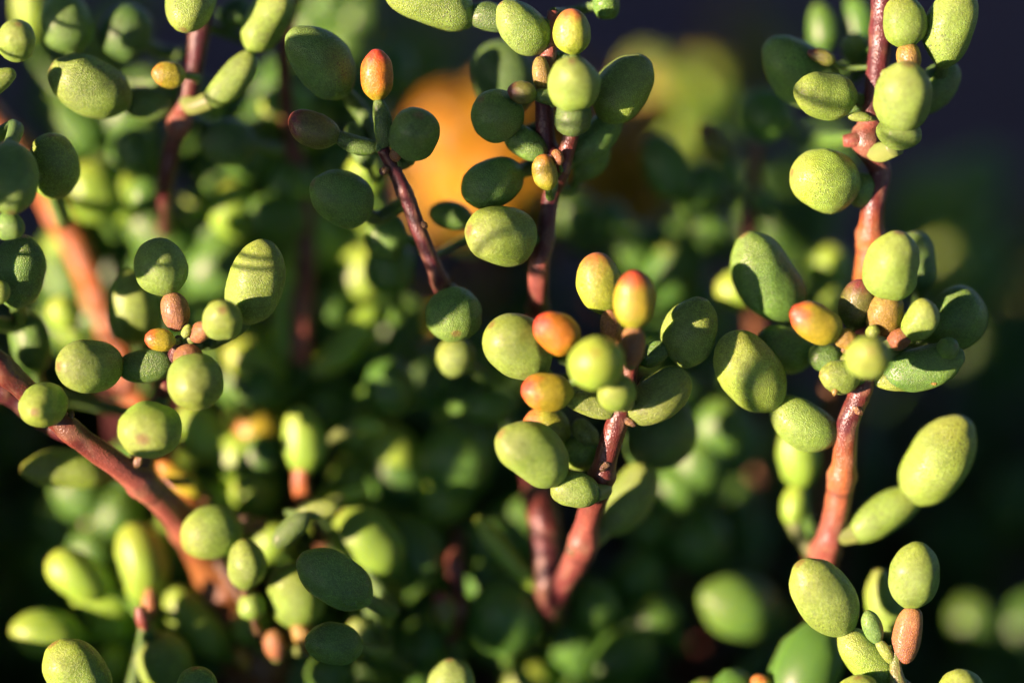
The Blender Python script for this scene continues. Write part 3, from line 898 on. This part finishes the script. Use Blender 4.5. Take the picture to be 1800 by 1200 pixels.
BG = [
    # label, x, y, d, kinds, n, spread, size
    ('deep orange blurred leafy tuft left of the upright top-centre stem', 826, 250, 66, 'kkkk', 13, 110, 120),
    ('orange-yellow blurred tuft right of the upright top-centre stem', 1066, 275, 48, 'kkka', 10, 100, 120),
    ('orange haze of blurred leaflets behind the upright top-centre stem', 950, 215, 84, 'kka', 10, 90, 115),
    ('amber blurred leaflets just under the shaded leaflets of the top-centre stem', 905, 350, 60, 'kka', 9, 70, 100),
    ('yellow-amber blurred leaflets left of the dark finger leaflet', 1125, 335, 50, 'aky', 8, 70, 100),
    ('small orange blurred tuft in the gap left of the centre', 738, 535, 46, 'k', 5, 36, 56),
    ('rosy blurred tuft in the gap below the shaded bud shoot', 608, 425, 50, 'pm', 6, 50, 50),
    ('rust-orange blurred tuft near the top edge, right of centre', 1330, 90, 120, 'amd', 12, 80, 80),
    ('olive-yellow blurred tuft between top centre and the dark finger leaflet', 1195, 190, 74, 'yyad', 18, 110, 80),
    ('light green blurred tuft above the orange-red bud', 735, 100, 100, 'yya', 12, 100, 100),
    ('yellow-olive blurred tuft under the dark finger leaflet', 1170, 380, 70, 'yad', 12, 100, 90),
    ('amber blurred tuft behind the central dark globe', 725, 620, 44, 'yyd', 8, 70, 80),
    ('grey-green blurred tuft right of the tall right stem', 1650, 380, 62, 'dgg', 14, 120, 105),
    ('dusky red blurred tuft at the right edge', 1780, 440, 90, 'mmd', 10, 110, 90),
    ('pale green blurred tuft right of the right rosette', 1755, 590, 84, 'ddd', 12, 100, 100),
    ('dim green blurred tuft in the right bottom area', 1690, 1010, 70, 'ddd', 12, 110, 100),
    ('lone yellow-green blurred tuft near the right edge', 1765, 880, 52, 'dyd', 6, 40, 60),
    ('dark blurred tuft under the right edge of the central shoot', 1240, 930, 34, 'ddd', 10, 100, 100),
    ('green blurred tuft below the right rosette stem', 1340, 800, 50, 'ddg', 12, 120, 95),
    ('dim blurred tuft at the left edge below the red branch', 90, 920, 46, 'ddg', 10, 90, 95),
    ('dark blurred tuft in the far lower left corner', 40, 1100, 40, 'dd', 10, 90, 95),
    ('green blurred tuft behind the upper left maroon stem', 420, 230, 26, 'ddd', 14, 120, 95),
    ('olive blurred tuft behind the left orange stem', 200, 400, 50, 'dd', 14, 120, 95),
    ('dark blurred tuft behind the left star of leaflets', 420, 560, 44, 'ddy', 12, 110, 95),
    ('dark blurred tuft behind the central pair of stems', 880, 780, 40, 'ddd', 12, 120, 95),
    ('dark blurred tuft below the central dark globe', 700, 860, 44, 'ddd', 12, 120, 95),
    ('dark blurred tuft behind the middle of the top edge', 600, 40, 34, 'ddd', 10, 100, 90),
    ('dark blurred tuft behind the top left corner', 150, 90, 50, 'ddg', 14, 130, 95),
    ('dark blurred tuft between the central and right shoots', 1200, 640, 44, 'ddg', 12, 110, 95),
    ('dark blurred tuft at the bottom between the stems', 1080, 1080, 40, 'ddd', 10, 100, 100),
    ('dark blurred tuft under the bottom right shoot', 1750, 1150, 40, 'dd', 10, 100, 100),
    ('dark blurred tuft behind the upper right dark leaflets', 1400, 330, 46, 'ddd', 12, 110, 95),
]
for i, (lab, x, y, d, kd, n, sp_, sz) in enumerate(BG):
    back_shoot(lab, x, y, d, kd, n, sp_, sz, 500 + i)

MID = [
    ('plump soft shoot filling the gap under the left orange stem', 175, 470, 27, 'ded'),
    ('plump soft shoot between the star of leaflets and the upper left stem', 340, 460, 22, 'dyd'),
    ('plump soft shoot right of the upper left maroon stem', 480, 300, 21, 'ddy'),
    ('plump soft shoot behind the shaded round leaflet left of the dark bud stem', 590, 470, 23, 'ddg'),
    ('plump soft shoot behind the lit leaflet pointing down left of centre', 640, 640, 24, 'ddd'),
    ('plump soft shoot under the shaded globe left of the central cluster', 790, 700, 24, 'ddd'),
    ('plump soft shoot right of the star of leaflets', 490, 640, 23, 'dyg'),
    ('plump soft shoot below the star of leaflets', 390, 800, 21, 'ygd'),
    ('plump soft shoot below the dark soft globe left of centre', 740, 880, 22, 'ddy'),
    ('plump soft shoot beneath the upright blurred leaflet', 560, 980, 22, 'dgd'),
    ('plump soft shoot left of the central pair of stems', 850, 1010, 21, 'ddd'),
    ('plump soft shoot right of the bottom left cluster', 360, 1010, 21, 'dyd'),
    ('plump soft shoot above the bottom left cluster', 170, 900, 25, 'ddd'),
    ('plump soft shoot along the bottom edge under the trunk', 480, 1170, 20, 'dyd'),
    ('plump soft shoot along the bottom edge left of the lit bottom leaflet', 700, 1150, 20, 'dde'),
    ('plump soft shoot along the bottom edge right of the central stems', 1060, 1160, 21, 'dde'),
    ('plump soft shoot behind the top left dark leaflets', 190, 260, 21, 'dyd'),
    ('plump soft shoot behind the upright orange-red bud', 620, 190, 25, 'ddd'),
    ('plump soft shoot between the central cluster and the right rosette', 1250, 740, 23, 'dde'),
    ('plump soft shoot under the dark globes right of the top centre', 1150, 480, 25, 'ddd'),
]
for i, (lab, x, y, d, kd) in enumerate(MID):
    back_shoot(lab, x, y, d, kd, 8, 112, 118, 800 + i, group='plump soft shoots of the middle distance', skind='maroon')

# ------------------------------------------------------------------ the rest of the bush: a low mass of the same leaves
def undergrowth():
    r_ = random.Random(3)
    # two low leaf moulds
    S, R = 7, 5
    def mould():
        pts, fc = [], []
        for i in range(R + 1):
            th = math.pi * i / R
            for j in range(S if 0 < i < R else 1):
                a = 2 * math.pi * j / S
                pts.append((math.sin(th) * math.cos(a) * 0.5, math.sin(th) * math.sin(a) * 0.46, 0.5 - 0.5 * math.cos(th)))
        idx = lambda i, j: 1 + (i - 1) * S + j % S
        last = len(pts) - 1
        for j in range(S):
            fc.append((0, idx(1, j + 1), idx(1, j))); fc.append((last, idx(R - 1, j), idx(R - 1, j + 1)))
        for i in range(1, R - 1):
            for j in range(S):
                fc.append((idx(i, j), idx(i, j + 1), idx(i + 1, j + 1), idx(i + 1, j)))
        return np.array(pts), fc
    mp, mf = mould()
    V, F, C = [], [], []
    off = 0
    def add(p, axis, L, W, col):
        nonlocal off
        axis = axis.normalized()
        sd = axis.cross(Vector((0.3, 0.5, 0.81))).normalized()
        u2 = axis.cross(sd)
        M_ = np.array([sd[:], u2[:], axis[:]])
        v = (mp * np.array([W, W, L])) @ M_ + np.array(p[:])
        V.append(v); F.extend([tuple(k + off for k in f) for f in mf]); C.append(np.tile(np.array(col), (len(mp), 1)))
        off += len(mp)
    n = 0
    while n < 880:
        x = r_.uniform(-430, 330); y = r_.uniform(-220, 560)
        # leave out where the sharp shoots and the line of sight stand
        h = 118 + 18 * noise.noise(Vector((x, y, 0)) * 0.012)
        u = y - 0.70 * x
        zlow = None
        if 520 <= n < 720:                       # unseen tall left side, added to keep sun off the background
            x = r_.uniform(-280, -84); u = r_.uniform(128, 380); y = u + 0.70 * x
        elif n >= 720:                           # and its unseen lower front, height set to shade the low leaves
            x = r_.uniform(-290, -92); u = r_.uniform(-120, 128); y = u + 0.70 * x
        if x < -84 and u > 128:
            h = 192 + 14 * noise.noise(Vector((x, y, 3)) * 0.02)
        elif x < -92:
            h = 126 + 0.2 * (-92 - x) + 5 * noise.noise(Vector((x, y, 3)) * 0.02)
        # height of the lowest line of sight at this place
        if y < 640:
            rel = Vector((x, y, 0)) - CAM
            dist = rel.y / math.cos(PITCH)
            half = 0.5 * 135 / 375 * dist * 1.15
            z_bottom = CAM.z - rel.y * math.tan(PITCH + math.radians(7.3))
            z_mid = CAM.z - rel.y * math.tan(PITCH - math.radians(1.0))
            if abs(x) < half:
                lim = z_bottom - 6 if y < 70 else (z_mid - 8 if x < 40 else z_bottom + 0.62 * (z_mid - z_bottom))
                h = min(h, lim)
            elif y < 60 and x > -92:
                h = min(h, 112)
        if h < 18:
            n += 1
            continue
        n += 1
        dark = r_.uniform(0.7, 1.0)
        k = 0
        z = h
        while z > max(h - 75, 8, zlow or 0):
            for q in range(3):
                a = r_.uniform(0, 6.28)
                o = Vector((math.cos(a), math.sin(a), r_.uniform(0.1, 0.9)))
                p = Vector((x, y, z)) + Vector((math.cos(a), math.sin(a), 0)) * r_.uniform(2, 7)
                W = r_.uniform(8, 11.5)
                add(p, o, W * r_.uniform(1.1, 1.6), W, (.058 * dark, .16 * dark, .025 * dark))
            z -= r_.uniform(7, 11)
        # its stalk
        add(Vector((x, y, 0)), Vector((0, 0, 1)), h, 2.6, (.16, .06, .04))
    V = np.concatenate(V) * MM
    me = bpy.data.meshes.new('undergrowth')
    me.from_pydata(V.tolist(), [], F)
    at_ = me.attributes.new('tint', 'FLOAT_COLOR', 'POINT')
    flat = np.ones((len(V), 4), dtype=np.float32); flat[:, :3] = np.concatenate(C)
    at_.data.foreach_set('color', flat.ravel())
    me.polygons.foreach_set('use_smooth', [True] * len(me.polygons))
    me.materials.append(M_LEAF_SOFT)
    o = bpy.data.objects.new('undergrowth', me)
    COL.objects.link(o)
    o['kind'] = 'stuff'
    o['label'] = 'dark mass of small fleshy leaves low in the bush, raised out of view at left for shade'
    o['category'] = 'foliage'
undergrowth()

print('objects', len(bpy.data.objects))
